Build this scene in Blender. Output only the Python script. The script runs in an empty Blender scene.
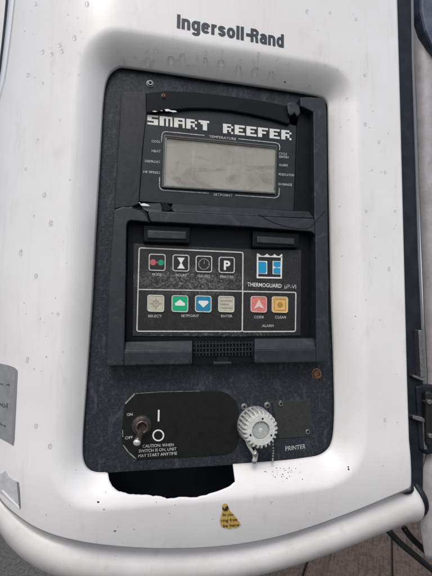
import bpy, bmesh, math, random
from mathutils import Vector, Matrix
random.seed(7)
SC = bpy.context.scene
COL = SC.collection

# ------------------------------------------------------------------ camera
FPX, D, CAMZ = 400.0, 0.40, 1.50
YAW, PITCH, ROLL = math.radians(12.7), math.radians(3.78), math.radians(0.765)
def axes(y, p, r):
    F = Vector((math.sin(y)*math.cos(p), math.cos(y)*math.cos(p), math.sin(p)))
    R0 = Vector((math.cos(y), -math.sin(y), 0)); U0 = R0.cross(F)
    R = R0*math.cos(r) + U0*math.sin(r); U = -R0*math.sin(r) + U0*math.cos(r)
    return R, F, U
CR, CF, CU = axes(YAW, PITCH, ROLL)
CAM = Vector((0, -D, CAMZ))
cd = bpy.data.cameras.new('camera'); cam = bpy.data.objects.new('camera', cd); COL.objects.link(cam)
cd.sensor_fit = 'HORIZONTAL'; cd.sensor_width = 36; cd.lens = 36*FPX/432
cd.clip_start = 0.02; cd.clip_end = 500
cam.matrix_world = Matrix(((CR.x, CU.x, -CF.x, CAM.x), (CR.y, CU.y, -CF.y, CAM.y), (CR.z, CU.z, -CF.z, CAM.z), (0, 0, 0, 1)))
SC.camera = cam

# ------------------------------------------------------------------ daylight
SUN_EL, SUN_AZ = math.radians(50), math.radians(200)      # azimuth clockwise from +Y: behind the camera, to its left
w = bpy.data.worlds.new('World'); SC.world = w; w.use_nodes = True
nt = w.node_tree; nt.nodes.clear()
sky = nt.nodes.new('ShaderNodeTexSky'); sky.sky_type = 'NISHITA'; sky.sun_disc = False
sky.sun_elevation = SUN_EL; sky.sun_rotation = SUN_AZ; sky.dust_density = 2; sky.air_density = 1.0; sky.ozone_density = 1.0
hs = nt.nodes.new('ShaderNodeHueSaturation'); hs.inputs['Saturation'].default_value = 0.52
bg = nt.nodes.new('ShaderNodeBackground'); bg.inputs['Strength'].default_value = 0.12
wo = nt.nodes.new('ShaderNodeOutputWorld')
nt.links.new(sky.outputs[0], hs.inputs['Color']); nt.links.new(hs.outputs[0], bg.inputs[0]); nt.links.new(bg.outputs[0], wo.inputs[0])
sl = bpy.data.lights.new('sun', 'SUN'); sl.energy = 1.2; sl.angle = math.radians(25); sl.color = (1, .965, .93)
so = bpy.data.objects.new('sun', sl); COL.objects.link(so)
sdir = Vector((math.sin(SUN_AZ)*math.cos(SUN_EL), math.cos(SUN_AZ)*math.cos(SUN_EL), math.sin(SUN_EL)))
so.rotation_euler = (-sdir).to_track_quat('-Z', 'Y').to_euler(); so.location = (0, -3, 4)
vs = SC.view_settings; vs.view_transform = 'Standard'; vs.look = 'None'; vs.gamma = 1; vs.use_curve_mapping = False
vs.exposure = 0.42

# ------------------------------------------------------------------ geometry of the unit's face: plane y = 0, w = height towards the viewer
def at(px, py, w=0.0):
    d = CR*(px-216) + CF*FPX - CU*(py-288)
    t = (D - w)/d.y
    return CAM + d*t
def xz(px, py, w=0.0):
    p = at(px, py, w); return (p.x, p.z)
WO = 0.0235; WI = 0.004; BW = 0.0275
HOLE = [(103,110),(105,90),(108,79),(113,72),(122,68),(160,73),(200,79),(250,86),(297,93),(316,96.5),(324,100),(327.5,108),(328,160),(329,220),
        (330.5,300),(332.5,350),(334,405),(333,432),(330,445),(324,452),(315,456),(285,460),(233,464),(170,468.2),(108,472),(97,472),(89,469),(84.5,462),(83,452),
        (83.5,430),(88,370),(93,300),(97,220),(101,150)]
def soften(poly, k=4):                                 # closed curve through the traced points
    out = []; n_ = len(poly)
    for i in range(n_):
        p0, p1, p2, p3 = (Vector(poly[(i+j) % n_]) for j in (-1, 0, 1, 2)); l_ = (p2-p1).length
        out.append(poly[i])
        m1 = (p2-p0).normalized()*min(l_, (p1-p0).length*1.2+1e-6); m2 = (p3-p1).normalized()*min(l_, (p3-p2).length*1.2+1e-6)
        for j in range(1, k):
            t = j/k; q = p1*(2*t**3-3*t*t+1)+m1*(t**3-2*t*t+t)+p2*(3*t*t-2*t**3)+m2*(t**3-t*t); out.append((q.x, q.y))
    return out
HOLE = soften(HOLE)
SM = [xz(x, y, WI) for x, y in HOLE]
def segd(p, a, b):
    ax, ay = a; bx, by = b; px, py = p
    dx, dy = bx-ax, by-ay; L = dx*dx+dy*dy
    t = max(0, min(1, ((px-ax)*dx+(py-ay)*dy)/L))
    return math.hypot(px-ax-t*dx, py-ay-t*dy)
def inside(p, poly):
    x, y = p; c = False; n = len(poly); j = n-1
    for i in range(n):
        xi, yi = poly[i]; xj, yj = poly[j]
        if (yi > y) != (yj > y) and x < (xj-xi)*(y-yi)/(yj-yi)+xi: c = not c
        j = i
    return c
def sdist(p):
    d = min(segd(p, SM[i], SM[(i+1) % len(SM)]) for i in range(len(SM)))
    return -d if inside(p, SM) else d
XB = xz(112, 300, WO)[0]; RB = 0.150
ZB = xz(216, 462, WO)[1]                            # and where it starts to roll under at the bottom                     # where the cover starts to bend back on the left
def bend(x):
    if x >= XB: return 0.0
    t = (XB-x)/RB
    if t < 0.9: return RB*(1-math.sqrt(1-t*t))
    return RB*(1-math.sqrt(1-.81)) + (t-.9)*RB*2.06
def W(x, z):
    d = sdist((x, z)); t = max(0, min(1, d/BW))
    s = 1-(1-t)**1.45
    o = WO - bend(x) - 2.3*max(0, ZB-z)**2
    return WI + (o-WI)*s if s < 1 else o
def surf(px, py, off=0.0):
    w = WO
    for _ in range(14):
        p = at(px, py, w); w = .5*w + .5*(W(p.x, p.z)+off)
    return at(px, py, w)

# ------------------------------------------------------------------ materials
MATS = {}
def mat(name, col, rough=.5, metal=0, spec=.5, var=0, vscale=40, col2=None, bump=0, bscale=300, coat=0, rvar=0, trans=0, ior=1.45, detail=4, lo=.35, hi=.65):
    m = bpy.data.materials.new(name); m.use_nodes = True; n = m.node_tree; N = n.nodes
    b = N['Principled BSDF']; MATS[name] = m
    b.inputs['Base Color'].default_value = (*col, 1); b.inputs['Roughness'].default_value = rough
    b.inputs['Metallic'].default_value = metal; b.inputs['Specular IOR Level'].default_value = spec
    b.inputs['Coat Weight'].default_value = coat; b.inputs['Coat Roughness'].default_value = .12
    b.inputs['Transmission Weight'].default_value = trans; b.inputs['IOR'].default_value = ior
    tc = N.new('ShaderNodeTexCoord')
    if col2 or rvar:
        nz = N.new('ShaderNodeTexNoise'); nz.inputs['Scale'].default_value = vscale; nz.inputs['Detail'].default_value = detail; nz.inputs['Roughness'].default_value = .65
        n.links.new(tc.outputs['Object'], nz.inputs['Vector'])
        mr = N.new('ShaderNodeMapRange'); mr.inputs[1].default_value = lo; mr.inputs[2].default_value = hi
        n.links.new(nz.outputs['Fac'], mr.inputs[0])
        if col2:
            mx = N.new('ShaderNodeMix'); mx.data_type = 'RGBA'
            mx.inputs[6].default_value = (*col, 1); mx.inputs[7].default_value = (*col2, 1)
            n.links.new(mr.outputs[0], mx.inputs[0]); n.links.new(mx.outputs[2], b.inputs['Base Color'])
        if rvar:
            m2 = N.new('ShaderNodeMapRange'); m2.inputs[3].default_value = rough-rvar; m2.inputs[4].default_value = rough+rvar
            n.links.new(nz.outputs['Fac'], m2.inputs[0]); n.links.new(m2.outputs[0], b.inputs['Roughness'])
    if bump:
        bn = N.new('ShaderNodeTexNoise'); bn.inputs['Scale'].default_value = bscale; bn.inputs['Detail'].default_value = 3
        n.links.new(tc.outputs['Object'], bn.inputs['Vector'])
        bp = N.new('ShaderNodeBump'); bp.inputs['Strength'].default_value = bump; bp.inputs['Distance'].default_value = .0006
        n.links.new(bn.outputs['Fac'], bp.inputs['Height']); n.links.new(bp.outputs[0], b.inputs['Normal'])
    return m
def overlay(m, col, scale, lo, hi, amount=1.0, stretch=(1, 1, 1), box=None, detail=5, rough=.7, dist=0.0):
    """a second layer of dirt, wear or painted reflection with a shape of its own"""
    n = m.node_tree; N = n.nodes; b = N['Principled BSDF']
    tc = N.new('ShaderNodeTexCoord'); mp = N.new('ShaderNodeMapping'); mp.inputs['Scale'].default_value = stretch
    nz = N.new('ShaderNodeTexNoise'); nz.inputs['Scale'].default_value = scale; nz.inputs['Detail'].default_value = detail; nz.inputs['Roughness'].default_value = rough
    nz.inputs['Distortion'].default_value = dist
    n.links.new(tc.outputs['Object'], mp.inputs['Vector']); n.links.new(mp.outputs[0], nz.inputs['Vector'])
    mr = N.new('ShaderNodeMapRange'); mr.inputs[1].default_value = lo; mr.inputs[2].default_value = hi; mr.inputs[4].default_value = amount
    n.links.new(nz.outputs['Fac'], mr.inputs[0]); fac = mr.outputs[0]
    if box:                                            # a smudge: (cx, cz, rx, rz) in metres
        cx, cz, rx, rz = box
        sp = N.new('ShaderNodeSeparateXYZ'); n.links.new(tc.outputs['Object'], sp.inputs[0])
        def ch(out, c, r):
            a = N.new('ShaderNodeMath'); a.operation = 'SUBTRACT'; a.inputs[1].default_value = c; n.links.new(out, a.inputs[0])
            d = N.new('ShaderNodeMath'); d.operation = 'DIVIDE'; d.inputs[1].default_value = r; n.links.new(a.outputs[0], d.inputs[0])
            q = N.new('ShaderNodeMath'); q.operation = 'POWER'; q.inputs[1].default_value = 2; n.links.new(d.outputs[0], q.inputs[0]); return q
        s = N.new('ShaderNodeMath'); s.operation = 'ADD'; n.links.new(ch(sp.outputs[0], cx, rx).outputs[0], s.inputs[0]); n.links.new(ch(sp.outputs[2], cz, rz).outputs[0], s.inputs[1])
        i = N.new('ShaderNodeMapRange'); i.inputs[1].default_value = 1.2; i.inputs[2].default_value = .0; n.links.new(s.outputs[0], i.inputs[0])
        mu = N.new('ShaderNodeMath'); mu.operation = 'MULTIPLY'; n.links.new(fac, mu.inputs[0]); n.links.new(i.outputs[0], mu.inputs[1]); fac = mu.outputs[0]
    mx = N.new('ShaderNodeMix'); mx.data_type = 'RGBA'; mx.inputs[7].default_value = (*col, 1)
    old = b.inputs['Base Color']
    if old.links: n.links.new(old.links[0].from_socket, mx.inputs[6])
    else: mx.inputs[6].default_value = old.default_value
    n.links.new(fac, mx.inputs[0]); n.links.new(mx.outputs[2], old)

lipw = None
white = mat('white_gelcoat', (.775,.76,.75), .30, spec=.5, col2=(.715,.695,.68), vscale=9, coat=.6, rvar=.06, bump=.05, bscale=60)
overlay(white, (.32,.27,.23), 420, .73, .80, .7, detail=2)
overlay(white, (.50,.47,.44), 60, .58, .80, .45, stretch=(1, 1, .35))
overlay(white, (.58,.55,.52), 150, .55, .78, .35, stretch=(1, 1, .07))
lipw = mat('scuffed_shaded_lip', (.66,.64,.63), .38, spec=.5, col2=(.57,.545,.535), vscale=14, coat=.25, rvar=.06, bump=.08, bscale=80)  # cover white with the lip's shade put into the colour, scuffs and stains over
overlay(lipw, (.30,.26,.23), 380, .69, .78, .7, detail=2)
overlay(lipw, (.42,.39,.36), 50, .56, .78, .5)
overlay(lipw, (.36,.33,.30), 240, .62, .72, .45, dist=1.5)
plate_m = mat('speckled_black_coating', (.008,.011,.016), .60, spec=.4, col2=(.030,.037,.048), vscale=520, bump=.6, bscale=900, lo=.40, hi=.75)
overlay(plate_m, (.085,.095,.11), 230, .53, .72, .55)
overlay(plate_m, (.10,.085,.07), 45, .60, .85, .5)
overlay(plate_m, (.20,.21,.22), 1100, .67, .76, .55, detail=2)
overlay(plate_m, (.11,.12,.135), 90, .54, .74, .5, stretch=(1, 1, .4), dist=1)
hous_m = mat('charcoal_plastic', (.012,.015,.020), .42, spec=.5, col2=(.018,.0215,.028), vscale=120, bump=.25, bscale=1500)
overlay(hous_m, (.09,.09,.092), 700, .66, .80, .5, detail=2)
overlay(hous_m, (.075,.078,.084), 70, .54, .74, .5, dist=1.2)
overlay(hous_m, (.006,.007,.010), 45, .55, .75, .5)
dark_m = mat('dark_plastic', (.007,.008,.011), .45, spec=.4, col2=(.018,.02,.026), vscale=180)
visor_m = mat('matt_black_moulding', (.0035,.0045,.0065), .5, spec=.16, col2=(.006,.0075,.010), vscale=160)
face_m = mat('display_face', (.008,.0095,.012), .38, spec=.4, col2=(.016,.018,.022), vscale=90)
overlay(face_m, (.16,.16,.16), 900, .70, .80, .35, detail=2)
key_m = mat('keypad_membrane', (.012,.012,.013), .42, spec=.4, col2=(.02,.02,.021), vscale=150)
cxz = xz(192, 281, .008)
overlay(key_m, (.36,.36,.35), 190, .47, .66, .75, box=(cxz[0], cxz[1], .062, .015), rough=.85, dist=2.2)
overlay(key_m, (.25,.25,.24), 800, .62, .72, .5, detail=2)
c2 = xz(268, 284, .008)
overlay(key_m, (.30,.27,.24), 420, .55, .75, .7, box=(c2[0], c2[1], .030, .014), rough=.8)
c3 = xz(190, 332, .008)
overlay(key_m, (.30,.31,.28), 380, .52, .7, .6, box=(c3[0]+.03, c3[1]-.004, .09, .006))
print_m = mat('white_print', (.52,.52,.50), .55, col2=(.10,.10,.10), vscale=700, lo=.45, hi=.75)
line_m = mat('white_outline', (.60,.60,.57), .5, col2=(.45,.45,.42), vscale=300)
navy_m = mat('navy_lettering', (.030,.038,.052), .45)
seam_m = mat('black_rubber', (.006,.008,.012), .5, spec=.3, col2=(.014,.018,.026), vscale=60)
overlay(seam_m, (.10,.11,.12), 300, .64, .78, .4)
inner_m = mat('dark_interior', (.011,.014,.021), .8, spec=.2, col2=(.006,.008,.012), vscale=25)
plate2_m = mat('switch_plate', (.006,.0065,.007), .48, spec=.28, col2=(.010,.0105,.010), vscale=150)
overlay(plate2_m, (.12,.11,.09), 260, .64, .8, .35)
edge_m = mat('worn_edge', (.30,.30,.27), .6, col2=(.10,.10,.09), vscale=400)
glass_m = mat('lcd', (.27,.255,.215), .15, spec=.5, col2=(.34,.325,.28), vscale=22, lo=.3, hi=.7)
overlay(glass_m, (.13,.125,.095), 30, .50, .68, .8, stretch=(.45, 1, 1.3), dist=1.2)  # dark bands of the screen's reflection, painted into its colour
overlay(glass_m, (.42,.41,.38), 60, .60, .75, .6, stretch=(1.8, 1, .3))  # pale upright streaks: reflection on the screen, painted in
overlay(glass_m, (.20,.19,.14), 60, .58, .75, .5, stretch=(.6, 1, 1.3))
bez_m = mat('lcd_bezel', (.060,.065,.064), .4, col2=(.09,.095,.09), vscale=300)
bez2_m = mat('lcd_rim', (.21,.21,.20), .45, col2=(.30,.29,.27), vscale=500)
green_m = mat('green_key', (.0,.36,.17), .45); blue_m = mat('blue_key', (.006,.20,.36), .45)
cream_m = mat('cream_key', (.40,.38,.29), .5, col2=(.50,.48,.38), vscale=300)
pink_m = mat('pink_key', (.56,.13,.12), .5, col2=(.64,.22,.18), vscale=300)
amber_m = mat('amber_key', (.62,.36,.10), .5, col2=(.68,.45,.18), vscale=300)
red_m = mat('red_dot', (.46,.09,.11), .5); sym_m = mat('symbol_print', (.72,.72,.70), .5)
black_m = mat('black_key', (.010,.010,.011), .45); greyk_m = mat('grey_symbol', (.30,.29,.24), .5)
redk_m = mat('pale_symbol', (.72,.50,.46), .5); ambk_m = mat('brown_symbol', (.40,.20,.04), .5); logo_m = mat('logo_blue', (.005,.26,.46), .45)
steel_m = mat('steel', (.42,.41,.39), .38, metal=.9, col2=(.25,.22,.20), vscale=300)
zinc_m = mat('dull_zinc', (.30,.30,.31), .45, metal=.8, col2=(.18,.17,.17), vscale=500)
rust_m = mat('brass_rust', (.30,.16,.09), .5, metal=.5, col2=(.16,.08,.05), vscale=400)
lev_m = mat('worn_lever', (.16,.13,.125), .35, metal=.7, col2=(.07,.05,.05), vscale=350)
tip_m = mat('lever_tip', (.75,.74,.72), .25, metal=.6)
cap_m = mat('grey_cap', (.58,.585,.56), .6, col2=(.46,.465,.44), vscale=350, bump=.3, bscale=700)
overlay(cap_m, (.10,.095,.085), 300, .60, .78, .6)
cap2_m = mat('grey_cap_disc', (.36,.37,.365), .5, col2=(.30,.31,.305), vscale=300)
grey_m = mat('lilac_paint', (.40,.375,.39), .4, col2=(.30,.28,.285), vscale=45, coat=.3)
overlay(grey_m, (.20,.175,.16), 60, .52, .72, .6, stretch=(1, 1, .3), dist=1)
overlay(grey_m, (.30,.26,.25), 150, .6, .8, .5)
trim_m = mat('pale_trim', (.72,.73,.76), .4, coat=.2)
stick_m = mat('silver_sticker', (.33,.335,.345), .4, metal=.25, col2=(.26,.265,.28), vscale=120)
stick2_m = mat('grey_film', (.56,.56,.57), .3, col2=(.44,.44,.45), vscale=140)
yell_m = mat('yellow_sticker', (.58,.42,.13), .5, col2=(.50,.28,.06), vscale=260)
ink_m = mat('black_ink', (.03,.025,.02), .5)
water_m = mat('rain_water', (.97,.98,1), .02, trans=1, ior=1.33)
water_m.node_tree.nodes['Principled BSDF'].inputs['Alpha'].default_value = .78
dirt_m = mat('dark_grit', (.07,.055,.045), .8)
hose_m = mat('black_hose', (.010,.010,.011), .45)
asph = mat('asphalt', (.055,.053,.050), .85, col2=(.11,.105,.10), vscale=55, bump=1, bscale=90, detail=6)
overlay(asph, (.22,.20,.185), 120, .58, .66, .8, detail=2)
wood_m = mat('weathered_wood', (.066,.044,.033), .8, col2=(.115,.080,.062), vscale=45, bump=1, bscale=160, detail=8)
overlay(wood_m, (.040,.028,.021), 14, .50, .66, .7, detail=8)
overlay(wood_m, (.022,.016,.013), 26, .50, .64, .85, detail=7)
_mp = [n_ for n_ in wood_m.node_tree.nodes if n_.type == 'MAPPING'][-1]
_mp.vector_type = 'TEXTURE'; _mp.inputs['Rotation'].default_value = (0, 0, math.radians(-36)); _mp.inputs['Scale'].default_value = (.30, 5.0, 1)
overlay(wood_m, (.15,.12,.10), 110, .58, .68, .7, detail=6)

# ------------------------------------------------------------------ object helpers
def V(px, py, w): return at(px, py, w)
def link(name, me, m, parent=None, mats=None):
    o = bpy.data.objects.new(name, me); COL.objects.link(o)
    for q in (mats or [m]): me.materials.append(q)
    if parent is not None:
        o.parent = parent; o.matrix_parent_inverse = Matrix.Translation(-TL[parent.name])
    return o
TL = {}
def tag(o, label=None, cat=None, group=None, kind=None):
    if label: o['label'] = label
    if cat: o['category'] = cat
    if group: o['group'] = group
    if kind: o['kind'] = kind
    return o
def thing(name, loc, label, cat, group=None):
    e = bpy.data.objects.new(name, None); COL.objects.link(e); e.location = loc; e.empty_display_size = .02
    TL[e.name] = Vector(loc); return tag(e, label, cat, group)
def sub(o):                                            # let a part carry sub-parts: its own origin is the world's
    TL[o.name] = Vector((0, 0, 0)); return o
def child(o, p):                                       # sub-part under a part whose frame is the world's
    o.parent = p; o.matrix_parent_inverse = Matrix.Identity(4); return o
def mesh(verts, faces, smooth=False):
    me = bpy.data.meshes.new('m'); me.from_pydata([tuple(v) for v in verts], [], faces); me.update()
    if smooth: me.polygons.foreach_set('use_smooth', [True]*len(me.polygons))
    return me
def fixn(me):
    bm = bmesh.new(); bm.from_mesh(me); bmesh.ops.recalc_face_normals(bm, faces=bm.faces); bm.to_mesh(me); bm.free(); return me
def bevel(o, wd, seg=2, ang=35):
    b = o.modifiers.new('bevel', 'BEVEL'); b.width = wd; b.segments = seg; b.limit_method = 'ANGLE'; b.angle_limit = math.radians(ang)
    return o
def prism_data(poly, w0, w1, wback=None, verts=None, faces=None):
    """front outline in pixels seen at height w1, walls straight back to w0"""
    vs_ = [] if verts is None else verts; fs = [] if faces is None else faces
    b = len(vs_); n = len(poly)
    f = [p if len(p) == 3 and isinstance(p, Vector) else at(p[0], p[1], p[2] if len(p) > 2 else w1) for p in poly]
    vs_ += f + [Vector((p.x, -w0, p.z)) for p in f]
    fs.append(list(range(b, b+n))); fs.append(list(range(b+2*n-1, b+n-1, -1)))
    for i in range(n):
        j = (i+1) % n; fs.append([b+i, b+n+i, b+n+j, b+j])
    return vs_, fs
def prism(name, polys, w0, w1, m, parent=None, bev=0, seg=2):
    vs_, fs = [], []
    for p in polys: prism_data(p, w0, w1, verts=vs_, faces=fs)
    o = link(name, fixn(mesh(vs_, fs)), m, parent)
    if bev: bevel(o, bev, seg)
    return o
def rrect(cx, cy, w_, h_, r, n=4, sk=(0, 0)):
    """rounded rectangle in pixels, sk = slopes of its horizontal and vertical sides"""
    pts = []
    for (sx, sy, a0) in ((1, -1, -90), (1, 1, 0), (-1, 1, 90), (-1, -1, 180)):
        for i in range(n+1):
            a = math.radians(a0 + 90*i/n)
            pts.append((sx*(w_/2-r)+r*math.cos(a), sy*(h_/2-r)+r*math.sin(a)))
    return [(cx+x+y*sk[1], cy+y+x*sk[0]) for x, y in pts]
def quadr(tl, tr, br, bl, r, n=3):
    """rounded quadrilateral in pixels"""
    P = [Vector(p) for p in (tl, tr, br, bl)]; out = []
    for i in range(4):
        p, a, b = P[i], P[i-1], P[(i+1) % 4]
        s = p + (a-p).normalized()*r; e = p + (b-p).normalized()*r
        for k in range(n+1):
            t = k/n; q = s*(1-t)**2 + p*2*t*(1-t) + e*t*t; out.append((q.x, q.y))
    return out
def ring(name, outer, inner, w0, w1, m, parent=None, bev=0):
    """a closed frame between two outlines of equal count, at height w1, w0 its back"""
    n = len(outer); o_ = [at(x, y, w1) for x, y in outer]; i_ = [at(x, y, w1) for x, y in inner]
    vs_ = o_ + i_ + [Vector((p.x, -w0, p.z)) for p in o_] + [Vector((p.x, -w0, p.z)) for p in i_]
    fs = []
    for k in range(n):
        j = (k+1) % n
        fs += [[k, j, n+j, n+k], [k, 2*n+k, 2*n+j, j], [n+k, n+j, 3*n+j, 3*n+k]]
    ob = link(name, fixn(mesh(vs_, fs)), m, parent)
    if bev: bevel(ob, bev, 2)
    return ob
def strip_line(pts, wpx, w, closed=False):
    """polyline of flat print, wpx wide, lying on height w"""
    P = [Vector(p) for p in pts]; n = len(P); vs_, fs = [], []
    for i in range(n):
        a = P[i-1] if (i or closed) else P[i]; b = P[(i+1) % n] if (i < n-1 or closed) else P[i]
        t = (b-a).normalized(); nr = Vector((-t.y, t.x))
        m1 = 1.0
        if (i or closed) and (i < n-1 or closed):
            t1 = (P[i]-a).normalized(); m1 = 1/max(.5, abs(Vector((-t1.y, t1.x)).dot(nr)))
        for s in (-1, 1):
            q = P[i]+nr*s*wpx/2*m1; vs_.append(at(q.x, q.y, w))
    for i in range(n if closed else n-1):
        j = (i+1) % n; fs.append([2*i, 2*j, 2*j+1, 2*i+1])
    return vs_, fs
def merge(name, parts, m, parent=None, solid=0.0002):
    vs_, fs = [], []
    for v, f in parts:
        b = len(vs_); vs_ += v; fs += [[b+i for i in q] for q in f]
    o = link(name, fixn(mesh(vs_, fs)), m, parent)
    if solid:
        s = o.modifiers.new('solid', 'SOLIDIFY'); s.thickness = solid; s.offset = 0
    return o
def text_me(s, bold=0.0):
    c = bpy.data.curves.new('t', 'FONT'); c.body = s; c.offset = bold; c.resolution_u = 4
    o = bpy.data.objects.new('t', c); COL.objects.link(o)
    bpy.context.view_layer.update()
    me = bpy.data.meshes.new_from_object(o.evaluated_get(bpy.context.evaluated_depsgraph_get()))
    bpy.data.objects.remove(o); return me
def text(name, s, a, b, h, w, m, parent=None, bold=.012, onsurf=False):
    """lettering from pixel a to pixel b along its baseline, capitals h pixels high"""
    me = text_me(s, bold); xs = [v.co.x for v in me.vertices]
    x0, x1 = min(xs), max(xs)
    A = at(a[0], a[1], w); B = at(b[0], b[1], w); T = at(a[0], a[1]-h, w); hw = T.z-A.z
    cap = 0.729
    for v in me.vertices:
        q = A + (B-A)*((v.co.x-x0)/(x1-x0)); q.z += v.co.y/cap*hw
        if onsurf: q.y = -W(q.x, q.z) - .0004
        v.co = q
    o = link(name, me, m, parent)
    return o
def lathe(profile, c, ax, n=24, verts=None, faces=None, rad=None):
    """profile = [(radius, height along ax)]"""
    vs_ = [] if verts is None else verts; fs = [] if faces is None else faces
    ax = Vector(ax).normalized(); e1 = ax.orthogonal().normalized(); e2 = ax.cross(e1); b = len(vs_); m_ = len(profile)
    for (r, h) in profile:
        for k in range(n):
            a = 2*math.pi*k/n; rr = r*(rad(a) if rad else 1)
            vs_.append(c + ax*h + (e1*math.cos(a)+e2*math.sin(a))*rr)
    for i in range(m_-1):
        for k in range(n):
            j = (k+1) % n; fs.append([b+i*n+k, b+i*n+j, b+(i+1)*n+j, b+(i+1)*n+k])
    fs.append([b+k for k in range(n)][::-1]); fs.append([b+(m_-1)*n+k for k in range(n)])
    return vs_, fs
def lathe_o(name, profile, c, ax, m, parent=None, n=24, rad=None, smooth=False):
    v, f = lathe(profile, c, ax, n, rad=rad); me = fixn(mesh(v, f))
    o = link(name, me, m, parent)
    if smooth:
        for p in me.polygons: p.use_smooth = len(p.vertices) == 4
    return o
def tube(pts, r, n=10, flat=1.0):
    P = [Vector(p) for p in pts]; vs_, fs = [], []
    for i, p in enumerate(P):
        t = (P[min(i+1, len(P)-1)]-P[max(i-1, 0)]).normalized(); e1 = t.cross(Vector((0, 1, .2))).normalized(); e2 = t.cross(e1)
        for k in range(n):
            a = 2*math.pi*k/n; vs_.append(p+(e1*math.cos(a)+e2*math.sin(a)*flat)*r)
    for i in range(len(P)-1):
        for k in range(n):
            j = (k+1) % n; fs.append([i*n+k, i*n+j, (i+1)*n+j, (i+1)*n+k])
    fs.append(list(range(n))[::-1]); fs.append([(len(P)-1)*n+k for k in range(n)])
    return vs_, fs
def spline(pts, n):
    P = [Vector(p) for p in pts]; out = []; m_ = len(P)-1
    for i in range(n+1):
        s = i/n*m_; k = min(int(s), m_-1); t = s-k
        p0, p1, p2, p3 = P[max(k-1, 0)], P[k], P[k+1], P[min(k+2, m_)]
        out.append(.5*((2*p1)+(p2-p0)*t+(2*p0-5*p1+4*p2-p3)*t*t+(3*p1-p0-3*p2+p3)*t**3))
    return out

# ================================================================== THE SETTING
ga = mesh([(-60, -60, 0), (60, -60, 0), (60, 60, 0), (-60, 60, 0)], [[0, 1, 2, 3]])
tag(link('ground', ga, asph), kind='structure')
# timber deck behind the unit, boards side by side
deck = thing('timber_deck', (1.9, 3.2, 0), 'brown weathered wooden boards on the ground below the white lip', 'deck')
for i in range(9):
    x0 = -1.38+i*.46; g = .006; DS, DC = math.sin(math.radians(36)), math.cos(math.radians(36))
    v, f = [], []
    for (x, y, z) in ((0, 0, 0), (1, 0, 0), (1, 1, 0), (0, 1, 0), (0, 0, 1), (1, 0, 1), (1, 1, 1), (0, 1, 1)):
        u_ = x0+g+x*(.46-2*g); t_ = 1.0+y*8; v.append((u_*DC+t_*DS, -.40-u_*DS+t_*DC, .002+z*(.05+random.uniform(-.004, .004))))
    f = [[3, 2, 1, 0], [4, 5, 6, 7], [0, 1, 5, 4], [1, 2, 6, 5], [2, 3, 7, 6], [3, 0, 4, 7]]
    bevel(link('plank', mesh(v, f), wood_m, deck), .006)

# ================================================================== WHITE COVER
C0 = at(212, 270, 0); cov = thing('white_cover', (C0.x, 0, CAMZ-.32), 'glossy white moulded cover framing the black control panel, wet with rain', 'cover')
NOTCH = [(233,464),(232.6,470),(232.4,477),(226,481),(210,486.5),(200,489),(192,490.5),(180,490),(172,491),(165,491.5),(160,489.6),(152,489.4),(147,488.2),(138,488.4),(130,488),(123,487),(117,485.2),(112.6,482.3),(109.5,478),(108,472.6)]
i0 = HOLE.index((233,464)); i1 = HOLE.index((108,472))
_r = random.Random(3)
_n = [NOTCH[0], NOTCH[1], NOTCH[2]]
for _a, _b in zip(NOTCH[2:-1], NOTCH[3:]):
    for _t in (.33, .66, 1.0): _n.append((_a[0]+(_b[0]-_a[0])*_t, _a[1]+(_b[1]-_a[1])*_t+_r.uniform(-.4, .3)))
NOTCH = _n
INNER = HOLE[:i0] + NOTCH + HOLE[i1+1:]
def dense(poly, step, closed=True):
    out = []; n = len(poly)
    for i in range(n if closed else n-1):
        a, b = Vector(poly[i][:2]), Vector(poly[(i+1) % n][:2]); k = max(1, int((b-a).length/step))
        for j in range(k): out.append(tuple(a+(b-a)*j/k))
    if not closed: out.append(tuple(poly[-1][:2]))
    return out
EDGE_L = [(-14,470),(-19,430),(-22,380),(-23,300),(-20,220),(-12,150),(-4,110),(4,80),(9,45),(14,0),(17,-40),(19,-70)]
CREASE = [(-14,470),(-8,488),(2,503),(14,514),(34,527),(60,537),(95,544),(140,548),(185,548.5),(230,545.5),(270,539),(310,527.5),(350,513),(385,499),(411,488.5)]
EDGE_R = [(411,488.5),(409,440),(407,380),(405,300),(403,220),(400.5,120),(398,30),(396.5,-20),(395.5,-70)]
crease = [p for p in spline([(x, y, 0) for x, y in CREASE], 90)]
outer_px = dense(list(reversed(EDGE_R))[:-1], 12, False) + [(p.x, p.y) for p in reversed(crease)] + dense(EDGE_L[1:], 12, False) + [(x, -70) for x in range(40, 390, 12)]
OUT = [(lambda p: (p.x, p.z))(surf(x, y)) for x, y in outer_px]
cx, cz = C0.x, C0.z
INN = [xz(x, y, WI) for x, y in dense(INNER, 2.2)]
def cast(poly, ang):
    dx, dz = math.cos(ang), math.sin(ang); best = None
    for i in range(len(poly)):
        ax, ay = poly[i]; bx, by = poly[(i+1) % len(poly)]
        ex, ey = bx-ax, by-ay; den = dx*ey-dz*ex
        if abs(den) < 1e-12: continue
        t = ((ax-cx)*ey-(ay-cz)*ex)/den; u = ((ax-cx)*dz-(ay-cz)*dx)/den
        if t > 0 and -1e-9 <= u <= 1+1e-9 and (best is None or t > best): best = t
    return best
rings = []; NB, NR = 16, 26
for (x, z) in INN:
    a = math.atan2(z-cz, x-cx); ri = math.hypot(x-cx, z-cz); rs = cast(SM, a); ro = cast(OUT, a)
    rb = min(max(rs, ri)+BW*1.35, ro*.5+ri*.5)
    rr = [ri+(rb-ri)*k/NB for k in range(NB)] + [rb+(ro-rb)*k/NR for k in range(NR+1)]
    rings.append([(cx+r*math.cos(a), cz+r*math.sin(a)) for r in rr])
vs_, fs = [], []; M = NB+NR+1
for rg in rings:
    for k, (x, z) in enumerate(rg):
        vs_.append((x, -W(x, z), z))
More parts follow.
